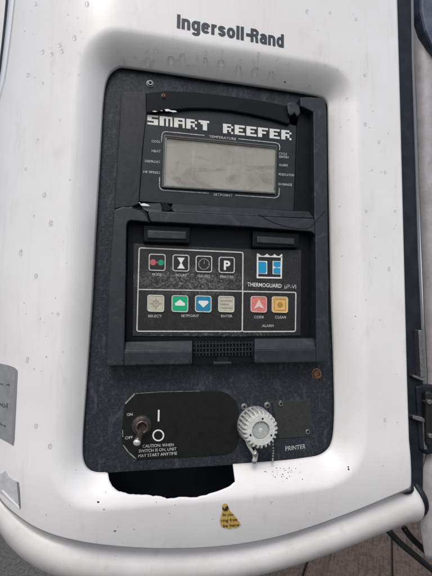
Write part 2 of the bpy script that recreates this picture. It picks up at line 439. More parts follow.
for i in range(len(rings)):
    j = (i+1) % len(rings)
    for k in range(M-1): fs.append([i*M+k, i*M+k+1, j*M+k+1, j*M+k])
me = mesh(vs_, fs, True)
pan = link('panel', me, white, cov); me.flip_normals() if me.polygons[0].normal.y > 0 else None
s = pan.modifiers.new('solid', 'SOLIDIFY'); s.thickness = .003; s.offset = -1
# rounded lip running under the cover
prof = [(-.1, -.031), (.02, -.025), (.11, -.0195), (.20, -.0140), (.28, -.0098), (.36, -.0074), (.45, -.0066), (.54, -.0078), (.63, -.0106), (.72, -.0150), (.80, -.0206), (.88, -.028), (.95, -.038), (.98, -.048)]
st = [surf(p.x, p.y) for p in spline([(x, y, 0) for x, y in CREASE[:-1]+[(404,491.2),(414,487.6),(420,486.5)]], 96)]; vs_, fs = [], []; n = len(st)
for i, p in enumerate(st):
    t = st[min(i+1, n-1)]-st[max(i-1, 0)]; t.y = 0; t.normalize(); nr = Vector((t.z, 0, -t.x))
    if nr.z > 0: nr = -nr
    f = i/(n-1)
    if f > .86: nr = nr_keep
    else: nr_keep = nr
    L = .060 + .004*max(0, (f-.65)/.35) - .040*max(0, (.36-f)/.36)**2.0
    for (d, o_) in prof:
        q = p + nr*L*d; base = WO-bend(q.x)-2.3*max(0, ZB-p.z)**2
        vs_.append((q.x, -(base+o_-.002), q.z))
K = len(prof)
# rounded right end
for e, (dx, dw, sc) in enumerate(((.004, .0015, .99), (.0075, .005, .975), (.0095, .011, .95), (.010, .022, .93))):
    for k in range(K):
        q = Vector(vs_[(n-1)*K+k]); c = Vector(vs_[(n-1)*K+7])
        vs_.append((c.x+(q.x-c.x)*sc+dx, q.y+dw, c.z+(q.z-c.z)*sc+dx*.15))
for i in range(n+3):
    for k in range(K-1): fs.append([i*K+k, i*K+k+1, (i+1)*K+k+1, (i+1)*K+k])
LIP_END = [Vector(vs_[(n+2)*K+k])+Vector((.0022, -.001, .001)) for k in (1, 3, 5, 7, 9, 11, 12)]
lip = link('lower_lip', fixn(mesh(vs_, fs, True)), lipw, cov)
if lip.data.polygons[len(lip.data.polygons)//2].normal.y > 0: lip.data.flip_normals()
s = lip.modifiers.new('solid', 'SOLIDIFY'); s.thickness = .003; s.offset = -1
prism('end_clip', [[(398,492.6),(404,489.6),(411.5,488.8),(409,491.4),(403,493.6)]], .0, .0135, mat('clip_brown', (.16,.14,.13), .5), cov, .0006)
# maker's lettering on the cover
def arc(cx_, cy_, rx, ry, a0, a1, n=10): return [(cx_+rx*math.cos(math.radians(a0+(a1-a0)*k/n)), cy_+ry*math.sin(math.radians(a0+(a1-a0)*k/n))) for k in range(n+1)]
SW = .19; XH = .76
def bowl(x0, x1, y0, y1, a0=0, a1=360): return arc((x0+x1)/2, (y0+y1)/2, (x1-x0)/2, (y1-y0)/2, a0, a1, 18)
h_ = SW/2
FONT = {                                               # strokes of a heavy condensed sans, cap height 1
 'I': (.20, [[(.10,0),(.10,1)]]), 'l': (.20, [[(.10,0),(.10,1)]]),
 'n': (.50, [[(.10,0),(.10,XH)], arc(.25,XH-.15-h_,.15,.17,170,0,8)+[(.40,0)]]),
 'r': (.34, [[(.10,0),(.10,XH)], arc(.27,XH-.18-h_,.17,.18,175,75,6)]),
 'o': (.50, [bowl(h_,.5-h_,h_-.01,XH-h_+.01)]),
 'e': (.50, [[(.5-h_,.40),(.10,.40)], arc(.25,XH-.16-h_,.155,.17,0,180,10)+[(.095,.3)]+arc(.25,.16+h_,.155,.17,180,330,8)]),
 's': (.45, [arc(.22,XH-.14-h_,.135,.145,10,180,8)+[(.11,.46),(.34,.33)]+arc(.225,.14+h_,.13,.145,0,-175,8)]),
 'g': (.50, [bowl(h_,.42-.02,h_+.02,XH-h_+.01), [(.40,XH),(.40,-.08)]+arc(.245,-.08,.155,.13,0,-160,8)]),
 'd': (.50, [bowl(h_,.40,h_-.01,XH-h_+.01), [(.40,0),(.40,1)]]),
 'a': (.48, [arc(.235,XH-.14-h_,.145,.15,165,0,8)+[(.38,0)], bowl(h_-.01,.37,h_-.01,.44)]),
 'R': (.54, [[(.10,0),(.10,1)], [(.10,1-h_),(.28,1-h_)]+arc(.28,.72,.16,.185,90,-90,10)+[(.10,.535)], [(.30,.53),(.38,.42),(.42,0)]]),
}
def flat_strokes(word, a, b, h, name):
    adv = sum(FONT[c][0]+.055 for c in word)-.055; x = 0
    A = at(a[0], a[1], WO); B = at(b[0], b[1], WO); hw = at(a[0], a[1]-h, WO).z-A.z
    for ci, c in enumerate(word):
        parts = []
        for si, st_ in enumerate(FONT[c][1]):
            P = [Vector(p) for p in st_]; v, f = [], []; n_ = len(P); closed = (P[0]-P[-1]).length < 1e-4
            if closed: P = P[:-1]; n_ -= 1
            for i in range(n_):
                t0 = P[i-1] if (i or closed) else P[i]; t1 = P[(i+1) % n_] if (i < n_-1 or closed) else P[i]
                t = (t1-t0).normalized(); nr = Vector((-t.y, t.x))
                for sg in (-1, 1):
                    q = P[i]+nr*sg*SW/2; g = A+(B-A)*((x+q.x)/adv); g.z += q.y*hw
                    v.append(Vector((g.x, -W(g.x, g.z)-.0004-.00003*si, g.z)))
            for i in range(n_ if closed else n_-1):
                j = (i+1) % n_; f.append([2*i, 2*j, 2*j+1, 2*i+1])
            parts.append((v, f))
        merge(name, parts, navy_m, cov, 0); x += FONT[c][0]+.055
flat_strokes('Ingersoll', (176.7,28.0), (243.8,40.5), 13.8, 'letter')
flat_strokes('Rand', (250.4,41.7), (283.8,47.9), 13.4, 'letter')
merge('hyphen', [([Vector((q.x, -W(q.x, q.z)-.0005, q.z)) for q in (at(x, y, WO) for x, y in ((246.0,33.2),(251.8,34.2),(251.8,37.0),(246.0,36.0)))], [[0, 1, 2, 3]])], navy_m, cov, .0002)

# casing behind: dark box that closes the gaps
def box(name, x0, x1, y0, y1, z0, z1, m, parent=None):
    v = [(x, y, z) for z in (z0, z1) for y in (y0, y1) for x in (x0, x1)]
    return link(name, fixn(mesh(v, [[0, 2, 3, 1], [4, 5, 7, 6], [0, 1, 5, 4], [1, 3, 7, 5], [3, 2, 6, 7], [2, 0, 4, 6]])), m, parent)
cl, ch = at(20, 300).x, at(398, 300).x
cas = thing('unit_casing', ((cl+ch)/2, .3, 0), 'dark metal casing of the unit, seen through the broken notch under the panel', 'casing')
box('shell', cl, ch, .045, .55, CAMZ-.24, CAMZ+.55, inner_m, cas)
box('stand', cl+.05, cl+.25, .35, .5, 0, CAMZ-.24, inner_m, cas)

# trim strip and neighbouring panel to the left of the cover
def along(pl, dx0, dx1, dw, m, name, label, cat, n=40):
    P = spline([(x, y, 0) for x, y in pl], n); v, f = [], []
    for p in P:
        q = surf(p.x, p.y)
        for x in (dx0, (dx0+dx1)/2, dx1):
            X = q.x+x; v.append((X, -(WO-bend(X)+dw), q.z))
    for i in range(len(P)-1):
        for k in range(2): f.append([3*i+k, 3*i+k+1, 3*i+k+4, 3*i+k+3])
    me = mesh(v, f, True)
    if me.polygons[0].normal.y > 0: me.flip_normals()
    o = link(name, me, m); s = o.modifiers.new('solid', 'SOLIDIFY'); s.thickness = .004; s.offset = -1
    return tag(o, label, cat)
along(EDGE_L, -.0085, -.0010, -.001, trim_m, 'edge_trim', 'narrow white trim strip along the left edge of the white cover', 'trim')
along(EDGE_L, -.0125, -.0085, -.0008, seam_m, 'seam_gasket', 'dark seam line beside the white trim in the top left corner', 'gasket')
along(EDGE_L, -.075, -.0122, -.003, white, 'corner_panel', 'pale panel beyond the dark seam in the top left corner', 'panel')

# ================================================================== RIGHT OF THE COVER
tag(prism('rubber_seal', [[(394,-70),(413,-70),(414.5,60),(418,160),(420.5,260),(423,330),(425,420),(424,492),(408,494),(400,250)]], -.03, -.004, seam_m, bev=.003), 'tall black rubber seal along the right edge of the white cover', 'seal')
tag(prism('seal_edge', [[(410.5,-70),(413,-70),(414.8,60),(418.2,160),(421,260),(424,330),(422,330),(418.5,260),(415.6,160),(412.2,60)]], -.028, -.0025, mat('seal_lip', (.16,.165,.18), .5), bev=.0008), 'thin grey edge running along the black rubber seal', 'edging')
sv, sf = [], []; srows = [(-70, 411), (20, 413), (100, 416.5), (200, 420), (300, 424), (380, 428), (450, 427), (475, 422), (520, 420), (560, 426)]
for (y, x) in spline([(a, b, 0) for a, b in srows], 40) and [(p.x, p.y) for p in spline([(a, b, 0) for a, b in srows], 40)]:
    a = at(x, y, -.012)
    for k in range(9):
        t = k/8; sv.append((a.x+.14*t, .012+.07*t*t-.010*math.sin(math.pi*min(1, t*3)), a.z))
for i in range(40):
    for k in range(8): sf.append([i*9+k, i*9+k+1, (i+1)*9+k+1, (i+1)*9+k])
sp_ = link('neighbour_panel', mesh(sv, sf, True), grey_m)
if sp_.data.polygons[0].normal.y > 0: sp_.data.flip_normals()
s = sp_.modifiers.new('solid', 'SOLIDIFY'); s.thickness = .004; s.offset = -1
tag(sp_, 'lilac-grey painted body panel at the right edge of the picture', 'panel')
tag(prism('dark_window', [[(421,-70),(470,-70),(470,70),(441,62),(432,44),(426,30),(421.5,10)]], -.02, .004, mat('dark_glass', (.05,.06,.09), .12, col2=(.10,.11,.15), vscale=60), bev=.003), 'dark glossy glass piece in the top right corner', 'glass')
lt = thing('latch_bracket', at(420, 380, 0), 'grey metal latch strip on the black seal, right of the white cover', 'latch')
prism('strip', [[(418.5,330),(423,330),(425.5,377),(421,378)]], -.006, .003, zinc_m, lt, .001)
prism('foot', [[(413,374.5),(425,379),(425,382),(413,377)]], -.006, .002, zinc_m, lt, .0006)
hb = thing('hinge_block', at(424, 455, 0), 'black hinge block low at the right edge, beside the hook latch', 'hinge')
prism('block', [[(416,386),(424,384),(440,386),(440,452),(428,456),(420,450)]], -.03, -.001, seam_m, hb, .003)
prism('knuckle', [[(426,392),(431,391),(434,396),(434,444),(430,448),(427,444)]], -.01, .006, hose_m, hb, .003, 3)
prism('bolt_head', [rrect(430, 402, 4.5, 4.5, 1.6, 3)], 0, .0085, zinc_m, hb, .0005)
prism('bolt_head', [rrect(431, 436, 4.5, 4.5, 1.6, 3)], 0, .0085, zinc_m, hb, .0005)
lt = thing('latch_hook', at(420, 450, 0), 'dark metal hook latch low on the black seal near the bottom of the cover', 'latch')
prism('arm', [[(413,415.5),(422,417),(426,420),(425,423),(419,421),(413,419)]], -.006, .003, zinc_m, lt, .0008)
prism('bar', [[(423,422),(426,422),(427.5,450),(424.5,450)]], -.006, .002, zinc_m, lt, .0008)
bw_ = [at(403, 490, .004), at(410, 488.6, .006)] + LIP_END
v, f = tube(spline(bw_, 40), .0042, 10)
tag(link('lip_edging', fixn(mesh(v, f, True)), seam_m), 'curved black rubber edging round the right end of the lower lip', 'edging')
for (pts, lb) in (([(388,530,-.03),(398,541,-.03),(412,553,-.03),(432,569.5,-.03),(455,588,-.03)], 'lower of two black cables passing under the right end of the lip'),
                  ([(404,528,-.04),(411,537,-.04),(421,547,-.04),(434,558.5,-.04),(455,575,-.04)], 'upper of two black cables passing under the right end of the lip')):
    v, f = tube(spline([at(*p) for p in pts], 20), .0036, 10)
    tag(link('cable', fixn(mesh(v, f, True)), hose_m), lb, 'cable', 'cables under the lip')

# ================================================================== CONTROL PANEL
cp = thing('control_panel', (C0.x, 0, at(200, 470).z), 'black control panel with display, keypad, toggle switch and printer socket in the white cover', 'control panel')
PLATE = [(98,110),(101,86),(106,74),(114,66),(122,63),(160,68),(200,74),(250,81),(297,88),(318,92),(328,98),(332,110),(334,220),(337,350),(339,405),(338,434),(333,449),(322,457.5),
         (315,459.5),(285,462.5),(233,465),(170,469),(108,473),(97,476),(86,474),(80,464),(78.5,452),(79,430),(84,370),(89,300),(93,220),(96,150)]
prism('back_plate', [PLATE], -.004, 0.0, plate_m, cp, .0006)
FW = .019                                              # front of the moulded housing
KW = .0075                                             # face of the keypad
DW = .0085                                             # face of the display
hs_o = sub(prism('housing', [
    # right stile, full height
    [(300,97.5),(308,96.8),(321,97.6),(325.5,100.5),(326.5,110),(327.5,220),(328.8,362),(316.5,362.5),(315.5,232),(314.5,218),(313.5,112),(301,106)],
    # left stile, broken off at the top
    [(114.5,209.5),(119,208),(123,206.6),(128,207),(132,206.4),(138,208.6),(143,209.6),(147,213),(149,219.6),(150.5,222.2),(131,220.4),(128,221.5),(126.6,225),(124.6,341),(124.4,351.5),(124,365.6),(107.6,366.4),(107,360),(109,300),(111.5,250)],
    # bar between display and keypad
    [(147.8,213),(150,210.5),(175,211.6),(245,215.3),(314.5,218.5),(315.5,235),(311.5,231.6),(245,226.6),(175,222.9),(151,221.8),(149.6,219)],
    # bottom ledges
    [(124,351.2),(192.6,351),(192.6,364.3),(124,365.8)],
    [(254.6,349.6),(316.3,349.2),(316.5,362.3),(254.6,363.2)],
    ], .0, FW, hous_m, cp, .0011, 3))
def slope(poly):                                       # sloped faces of the housing: outline points carry their own height
    v = [at(*p) for p in poly]; n_ = len(v); v2 = v+[Vector((p.x, -.001, p.z)) for p in v]
    f = [list(range(n_)), list(range(2*n_-1, n_-1, -1))]+[[i, n_+i, n_+(i+1) % n_, (i+1) % n_] for i in range(n_)]
    return v2, f
for poly in ([(124.8,341.6,.011),(192.6,340.6,.011),(192.6,351.0,FW-.0004),(124.2,351.2,FW-.0004)],
             [(255,338.6,.011),(313.5,338,.011),(316.3,349.2,FW-.0004),(254.6,349.6,FW-.0004)],
             [(173,203.3,.0115),(245,207.4,.0115),(309,211.6,.0115),(314,217.8,FW-.0004),(245,215.3,FW-.0004),(176,211.7,FW-.0004),(170,209.2,.017)],
             [(140.5,203,.0115),(160.5,203,.0115),(163,207,.015),(162.5,211,FW-.0004),(148,212,FW-.0004),(143,209,.017)]):
    v, f = slope(poly); bevel(child(link('ledge', fixn(mesh(v, f)), hous_m), hs_o), .0008)
# dark raised strip left of the display, where the housing has broken away
child(prism('broken_stile', [[(123,91.5),(146.5,92),(147.5,112),(143,150),(139.5,204),(132,207),(124,207.5),(114.5,209),(115.5,190),(118.5,140),(121,100)]], 0, .0062, dark_m, None, .0012), hs_o)
# arched visor over the display
vt = [(146,92.5),(165,90.2),(195,91.6),(225,95),(260,100),(290,106)]; vb = [(290,124.5),(272,119),(250,114),(230,110.6),(210,108.8),(190,108.6),(170,110.2),(146.5,113)]
child(prism('visor', [vt+vb], .0, .0125, visor_m, None, .0012), hs_o)
child(prism('broken_corner', [[(287,103.5),(291,101.5),(297,103),(300,106),(301,113),(297.5,117),(295,112.5),(291,116),(288.5,113)]], 0, .016, hous_m, None, .0014), hs_o)
# inner walls right of the display and round the keypad
child(prism('inner_wall', [[(297.5,117),(303,108),(314,108),(315,219),(306,218),(294.5,212)]], 0, .0105, visor_m, None, .0008), hs_o)
# clips above the keypad
for (poly, ip) in ((((143.5,224.5),(190.5,226.6),(190,243.2),(143.5,242)), ((147.5,230),(186.5,231.6),(186.5,239.4),(147.5,238.4))),
                   (((253,230.5),(299.5,233.2),(299,248),(252.5,247)), ((257,236),(294.5,238.2),(294.5,244.8),(257,243)))):
    c = child(prism('clip', [poly], 0, .0135, visor_m, None, .0012), hs_o)
    child(prism('clip_tab', [ip], .013, .0150, hous_m, None, .0010), hs_o)
# ribbed grille between the bottom ledges
child(prism('grille_base', [[(192.8,340),(254.8,338.4),(254.8,363.4),(192.8,365)]], 0, .0105, visor_m, None), hs_o)
for i in range(18):
    x = 195.5+i*3.3
    if x < 253: child(prism('grille_rib', [[(x,341.5),(x+1.5,341.5),(x+1.5,356.5-.03*i),(x,356.5-.03*i)]], .010, .0125, dark_m, None, .0004), hs_o)
for k in range(3):
    child(prism('grille_bar', [[(193.5,343.6+k*4.4),(254,342.2+k*4.4),(254,343.4+k*4.4),(193.5,344.8+k*4.4)]], .010, .0122, dark_m, None, .0004), hs_o)
child(prism('latch_tab', [[(214,362),(231.5,361.6),(232,364.4),(213.5,365)]], .002, .0175, hous_m, None, .0008), hs_o)
child(prism('latch_slot', [[(217,357.4),(228.5,357),(228.5,361.4),(217,361.8)]], .008, .0128, inner_m, None), hs_o)
# hairline cracks in the housing
for pl, wd in (([(258,213.6),(266,219),(276,223.4),(288,227),(299,228.6),(309,228.2),(314,224),(319,217.5),(325,211)], .55), ([(132,207.5),(140,209.5),(145,213),(148,219),(149.5,222.5)], 1.0)):
    child(merge('crack', [strip_line(pl, wd, FW+.0002)], inner_m, None, .0003), hs_o)
child(prism('chip_hole', [[(161.5,203),(165,202),(168.5,205),(172.5,208.8),(169,210.4),(163.5,211)]], .012, .0188, inner_m, None), hs_o)
child(merge('chip_glint', [([at(x, y, .0160) for x, y in p], [list(range(len(p)))]) for p in ([(140,204),(144,203.2),(148,204.6),(150,206.2),(145,206),(141.5,205.6)], [(138.5,202.6),(140,202.4),(140.5,203.6)])], sym_m, None, .0003), hs_o)  # chipped edge, its glint put in as white colour
for p in ([(164.5,109.4),(168,109.0),(171,110.4),(175,110.6),(177,112),(173,112.2),(169,111.2),(166,111.4)], [(152,111.2),(154.5,110.8),(157.5,111.4),(155,112.0)], [(160,110.6),(162,110.3),(162.6,111.2)]):
    child(merge('paint_chip', [([at(x, y, .0128) for x, y in p], [list(range(len(p)))])], sym_m, None, .0003), hs_o)
for (x, y) in ((123,360.5),(137,364.3),(152,361),(164,364),(190,362)):
    child(prism('scuff', [rrect(x, y, 2.2, 1.1, .4, 2)], FW-.001, FW+.0002, inner_m, None), hs_o)

# ---- display
disp = sub(prism('display', [[(146.8,112),(170,109.5),(190,108),(210,108.2),(230,110),(250,113.4),(272,118.4),(290,124),(298,126),(296.6,165),(295,211),(245,208),(175,204),(139.5,201.5),(143,150)]], 0, DW, face_m, cp, .0005))
LCDO = quadr((163.8,134.4),(277.2,145.4),(275.8,194),(161.8,187.2), 1.6); LCDI = quadr((166.6,137.6),(275.8,148.2),(274.6,191.4),(164.6,184.6), 1.2)
LCDM = quadr((165.3,136.2),(276.2,147),(274.9,192.6),(163.4,185.8), 1.4)
child(ring('bezel', LCDO, LCDM, DW-.002, DW+.0030, bez_m, None, .0004), disp)
child(ring('bezel_rim', LCDM, LCDI, DW-.002, DW+.0020, bez2_m, None, .0003), disp)
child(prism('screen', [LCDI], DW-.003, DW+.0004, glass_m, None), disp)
# block capitals
GL = {'S': ['#####', '##...', '#####', '...##', '#####'], 'M': ['######', '##.#.#', '##.#.#', '##.#.#', '##.#.#'], 'A': ['#####', '##..#', '#####', '##..#', '##..#'],
      'R': ['####.', '##..#', '####.', '##.#.', '##..#'], 'T': ['#####', '.###.', '..##.', '..##.', '..##.'], 'E': ['#####', '##...', '####.', '##...', '#####'], 'F': ['#####', '##...', '####.', '##...', '##...']}
def blocks(word, a, b, h):
    A = Vector(a); B = Vector(b); tot = sum(len(GL[c][0])+.75 for c in word)-.75; u = (B-A)/tot; out = []; x = 0
    for c in word:
        for r, row in enumerate(GL[c]):
            k = 0
            while k < len(row):
                if row[k] == '#':
                    e = k
                    while e < len(row) and row[e] == '#': e += 1
                    y0, y1 = r/5*h, (r+1)/5*h*1.0
                    if r in (1, 3): y0 -= .01
                    P = [A+u*(x+k)+Vector((0, -h+y0)), A+u*(x+e)+Vector((0, -h+y0)), A+u*(x+e)+Vector((0, -h+y1)), A+u*(x+k)+Vector((0, -h+y1))]
                    out.append(([at(p.x, p.y, DW+.0003) for p in P], [[0, 1, 2, 3]])); k = e
                else: k += 1
        x += len(GL[c][0])+.75
    return out
big_m = mat('display_lettering', (.70,.70,.66), .55, col2=(.60,.60,.56), vscale=400)
for o in (merge('lettering', blocks('SMART', (147.4,124.2), (209.2,130.8), 9.6), big_m, None, 0), merge('lettering', blocks('REEFER', (223,133.0), (291.4,140.2), 9.4), big_m, None, 0)):
    child(o, disp)
z1 = DW+.0004
for pc in [strip_line([(161.5,142),(162,134.5),(163.6,132.2),(166,131.6),(204.5,135.4)], .75, z1), strip_line([(238.5,138.8),(276,142.8),(279,144.2),(279.8,147),(279.6,150)], .75, z1),
      strip_line([(159.6,177),(159.4,186.5),(160.4,188.6),(163,190.2),(209,193.2)], .75, z1), strip_line([(235.5,195.2),(275,197.8),(278,196.6),(279,194.6),(279.3,188)], .75, z1)]:
    child(merge('outline', [pc], print_m, None, 0), disp)
for s_, a, b, h in (('TEMPERATURE',(209,137.4),(236,140.2),2.5),('SETPOINT',(213.5,195.3),(232.5,196.7),2.4),('COOL',(151.6,142.2),(160.6,143),2.4),('HEAT',(151.6,151.9),(160.6,152.5),2.4),('DEFROST',(145,162.1),(160.4,163.2),2.4),
        ('HI SPEED',(143.4,172.8),(160,173.9),2.4),('CYCLE',(279,154.4),(287,155.3),2.3),('SENTRY',(279,157.6),(289,158.6),2.3),('ALARM',(279,165.9),(287.6,166.6),2.4),('MODULATION',(278.8,175.3),(294,176.4),2.4),('IN RANGE',(278.6,185.1),(292,186),2.4)):
    child(text('lettering', s_, a, b, h, z1, print_m, None, .01), disp)

# ---- keypad
key = sub(prism('keypad', [[(128,222.5),(245,228),(315,232.5),(316,337.8),(256,338.6),(192,340.4),(125.5,341)]], 0, KW-.0012, visor_m, cp, .0005))
child(prism('membrane', [[(133.5,243.6),(240,248.8),(301.5,250),(300.8,335.5),(240,336.6),(132.5,336.2)]], .002, KW, key_m, None, .0004), key)
zk = KW+.0003
child(merge('outline', [strip_line(quadr((139.2,247.8),(243,252.4),(242.2,331.4),(136.9,331.2), 2, 3), 1.15, zk, True), strip_line([(138.3,289.4),(242.6,291.2)], 1.0, zk+.0001),
      strip_line(quadr((242.7,291.3),(295.9,292.4),(295.4,331.4),(242.3,331.6), 1.8, 3), 1.15, zk+.0002, True)], line_m, None, 0), key)
SK = (.03, -.01)
def button(cx_, cy_, m, rim=line_m, sz=17.0):
    ow = rrect(cx_, cy_, sz, sz, 2.4, 4, SK); iw = rrect(cx_, cy_, sz-2.1, sz-2.1, 1.7, 4, SK)
    b_ = child(prism('button', [iw], .004, KW+.0012, m, None, .0004), key)
    child(ring('button_rim', ow, iw, .004, KW+.0016, rim, None, .0003), key); return b_
def sym(polys, m, z=KW+.0015, name='button_symbol'):
    return child(merge(name, [([at(x, y, z) for x, y in p], [list(range(len(p)))]) for p in polys], m, None, 0), key)
def disc(cx_, cy_, r, n=20): return [(cx_+r*math.cos(2*math.pi*k/n), cy_+r*math.sin(2*math.pi*k/n)) for k in range(n)]
def annul(cx_, cy_, r, wd, n=28): return strip_line(disc(cx_, cy_, r, n), wd, KW+.0015, True)
rim2 = mat('cream_rim', (.56,.55,.47), .5)
button(157.2,262.4, black_m); sym([disc(153,262.3,3.1)], red_m); sym([disc(161,262.6,3.0)], mat('green_dot', (.0,.26,.14), .5)); sym([[(155.6,261.6),(158.4,261.7),(158.4,263.2),(155.6,263.1)]], red_m)
button(181.0,263.1, black_m, sz=16.8); sym([[(177.6,257.6),(184.4,257.8),(184.4,259),(177.6,258.8)], [(178.4,258.9),(183.8,259.1),(181.6,263.2),(180.6,263.2)], [(180.6,263.0),(181.6,263.0),(184,267.4),(178.4,267.2)], [(177.6,267.2),(184.6,267.4),(184.6,268.6),(177.6,268.4)]], sym_m)
button(204.0,264.1, black_m, sz=16.6); child(merge('button_symbol', [annul(204,264.1,5.3,.6), strip_line([(204,264.1),(204.6,260.6)], .5, KW+.0015)]+[strip_line([(204+4.2*math.cos(a), 264.1+4.2*math.sin(a)), (204+5.1*math.cos(a), 264.1+5.1*math.sin(a))], .5, KW+.0015) for a in [math.pi*.75+k*math.pi*1.5/6 for k in range(7)]], greyk_m, None, 0), key)
button(226.8,265.0, black_m, sz=16.2); child(text('button_symbol', 'P', (223.8,269.4), (230.2,269.7), 9, KW+.0015, sym_m, None, .035), key)
button(155.8,303.4, cream_m, rim2); child(merge('button_symbol', [annul(155.8,303.4,3.0,1.0), strip_line([(155.8,297.4),(155.8,299.6)], .9, KW+.0015), strip_line([(155.8,307.2),(155.8,309.4)], .9, KW+.0015), strip_line([(149.8,303.4),(152,303.4)], .9, KW+.0015), strip_line([(159.6,303.4),(161.8,303.4)], .9, KW+.0015)], greyk_m, None, 0), key); sym([disc(155.8,303.4,1.1)], greyk_m)
button(180.0,303.8, green_m, sz=16.8); sym([[(180,299.6),(185.2,303.6),(184.6,305.8),(175.4,305.6),(174.8,303.4)]], sym_m)
button(203.4,304.0, blue_m, sz=16.6); sym([[(198,302.4),(199.2,300.6),(207.6,300.8),(208.8,302.6),(203.4,307.6)]], sym_m)
button(226.4,304.2, cream_m, rim2, sz=16.2); sym([[(220.4,300.2),(232.4,300.3),(232.4,301.1),(220.4,301)], [(220.4,303.4),(229,303.5),(229,304.7),(220.4,304.6)], [(220.4,307.4),(232.4,307.5),(232.4,308.3),(220.4,308.2)]], greyk_m)
button(258.9,304.4, pink_m, mat('pink_rim', (.66,.42,.40), .5), sz=16.2); sym([[(258.9,299),(261,303.2),(264,308.6),(259.8,307.4),(258.9,306),(258,307.4),(253.8,308.6),(256.8,303.2)]], redk_m)
button(280.1,304.7, amber_m, mat('amber_rim', (.66,.52,.30), .5), sz=16.2); sym([disc(280.1,304.7,2.8)], ambk_m); child(merge('button_symbol', [strip_line(rrect(280.1,304.7,11,11,1,2), .6, KW+.0015, True)], ambk_m, None, 0), key)
lab_m = mat('small_print', (.50,.50,.48), .55, col2=(.10,.10,.10), vscale=700, lo=.45, hi=.75)
for s_, a, b in (('MODE',(152.4,275.5),(161.6,275.8)),('HOURS',(176,276.2),(186.4,276.6)),('GAUGES',(198,277.2),(210,277.6)),('PRINTER',(220,278),(234,278.4)),('SELECT',(148,317.2),(161.8,317.3)),('SETPOINT',(181.2,316.9),(199,317.1)),('ENTER',(221,317.2),(232.4,317.3)),
        ('CODE',(254.2,318.3),(263.8,318.4)),('CLEAR',(275,318.4),(286.4,318.5)),('ALARM',(262,326.9),(273.6,327))):
    child(text('lettering', s_, a, b, 2.6, zk, lab_m, None, .012), key)
child(text('lettering', 'THERMOGUARD', (247.4,286.2), (281.5,287.8), 4.0, zk, sym_m, None, .008), key)
child(text('lettering', '\u00b5P-VI', (284.5,288.2), (296,288.6), 4.0, zk, lab_m, None, .008), key)
# emblem: crowned square with two blue blocks
zl = KW+.0004
child(merge('emblem', [strip_line([(257.6,255.4),(257.4,277.4),(281.2,277.9),(281.6,256.2)], 1.5, zl),
      ([at(x, y, zl) for x, y in ((256.8,254),(258,253.2),(260.5,255.4),(263,256),(265.5,255.2),(267,253.6),(268.8,255.4),(271,256.2),(273.2,255.4),(274.6,253.9),(276.6,255.8),(279,256.2),(281.4,254),(282.4,254.2),(282.4,257.6),(256.8,256.6))], [list(range(16))]),
      ([at(x, y, zl) for x, y in ((258,260.8),(267.2,261.1),(267.2,274),(258,273.8))], [[0, 1, 2, 3]]), ([at(x, y, zl) for x, y in ((272.6,261),(280.6,261.2),(280.6,274.4),(272.6,274.2))], [[0, 1, 2, 3]])], sym_m, None, 0), key)
child(merge('emblem_block', [([at(x, y, zl+.0003) for x, y in p], [list(range(len(p)))]) for p in ([(258.4,261.6),(265.4,261.8),(266.4,263.4),(266.4,271.4),(265.4,273.2),(258.4,273.1)], [(273.6,261.5),(280.4,261.7),(280.4,266.8),(276,267.2),(273.4,265.8)], [(273.4,268.8),(276,267.7),(280.4,268.2),(280.4,273.8),(273.6,273.5)])], logo_m, None, 0), key)
child(text('emblem_lettering', 'THERMO KING', (259.2,276.4), (280,276.9), 2.0, zl+.0003, ink_m, None, .012), key)

# ---- screws in the back plate
def screw(px, py, r, m, inner=None, hgt=.0022, name='screw', base=0):
    c = at(px, py, base); o = sub(lathe_o(name, [(r*1.25, 0), (r*1.25, .0006), (r, .0008), (r, hgt*.7), (r*.8, hgt), (r*.5, hgt), (r*.45, hgt*.45), (.0001, hgt*.45)], c, (0, -1, 0), m, cp, 20))
    child(lathe_o('socket', [(r*.43, hgt*.4), (r*.43, hgt*.62), (.0001, hgt*.62)], c, (0, -1, 0), inner or inner_m, None, 6), o)
screw(150.2,83.8,.0030, zinc_m); screw(163.4,96.2,.0017, rust_m, base=.0124)
screw(316.4,373.8,.0047, rust_m, rust_m, .004, 'rusty_bolt')
for (x, y) in ((244,406.6),(267,405.2),(280.4,403.6),(307.2,431.4),(242.6,432)): screw(x, y, .0026, steel_m)
# ---- switch plate
SP = [(135,393.4),(146,391.9),(180,391.3),(214,390.6),(222,391.4),(229,394.4),(235,400),(238.6,408),(239.8,428),(239,440),(236.4,447.6),(231,452.6),(224,454.6),(190,457),(150,459.2),(136.5,460),(128,453),(122.4,445.5),(121.8,430),(124.7,404.5)]
spl = sub(prism('switch_plate', [SP], 0, .0014, plate2_m, cp, .0005))
for pc in [strip_line([(136.2,459),(128.6,452.4),(123.2,445.2)], 1.3, .0017), strip_line([(125.2,403.6),(134.6,393.9)], 1.5, .0017), strip_line([(134.8,393.6),(160,391.9),(200,391.0)], .5, .0017), strip_line([(122.6,430),(122.9,437)], .8, .0017)]:
    child(merge('worn_edge', [pc], edge_m, None, 0), spl)
zs = .0018
for s_, a, b, h in (('ON',(126.8,416),(132.6,415.6),2.9),('OFF',(125,439.4),(132.8,438.6),2.9),('CAUTION: WHEN',(142.6,447.7),(173.6,446.1),3.1),('SWITCH IS ON, UNIT',(138.8,452.6),(176.4,450.2),3.1),('MAY START ANYTIME',(138.2,457.4),(177,454.6),3.1)):
    child(text('lettering', s_, a, b, h, zs, print_m, None, .01), spl)
child(merge('on_off_mark', [strip_line([(158.8,409.8),(158.5,421.4)], 1.7, zs), strip_line(disc(158.3,435.4,5.2,32), 1.4, zs, True)], sym_m, None, 0), spl)
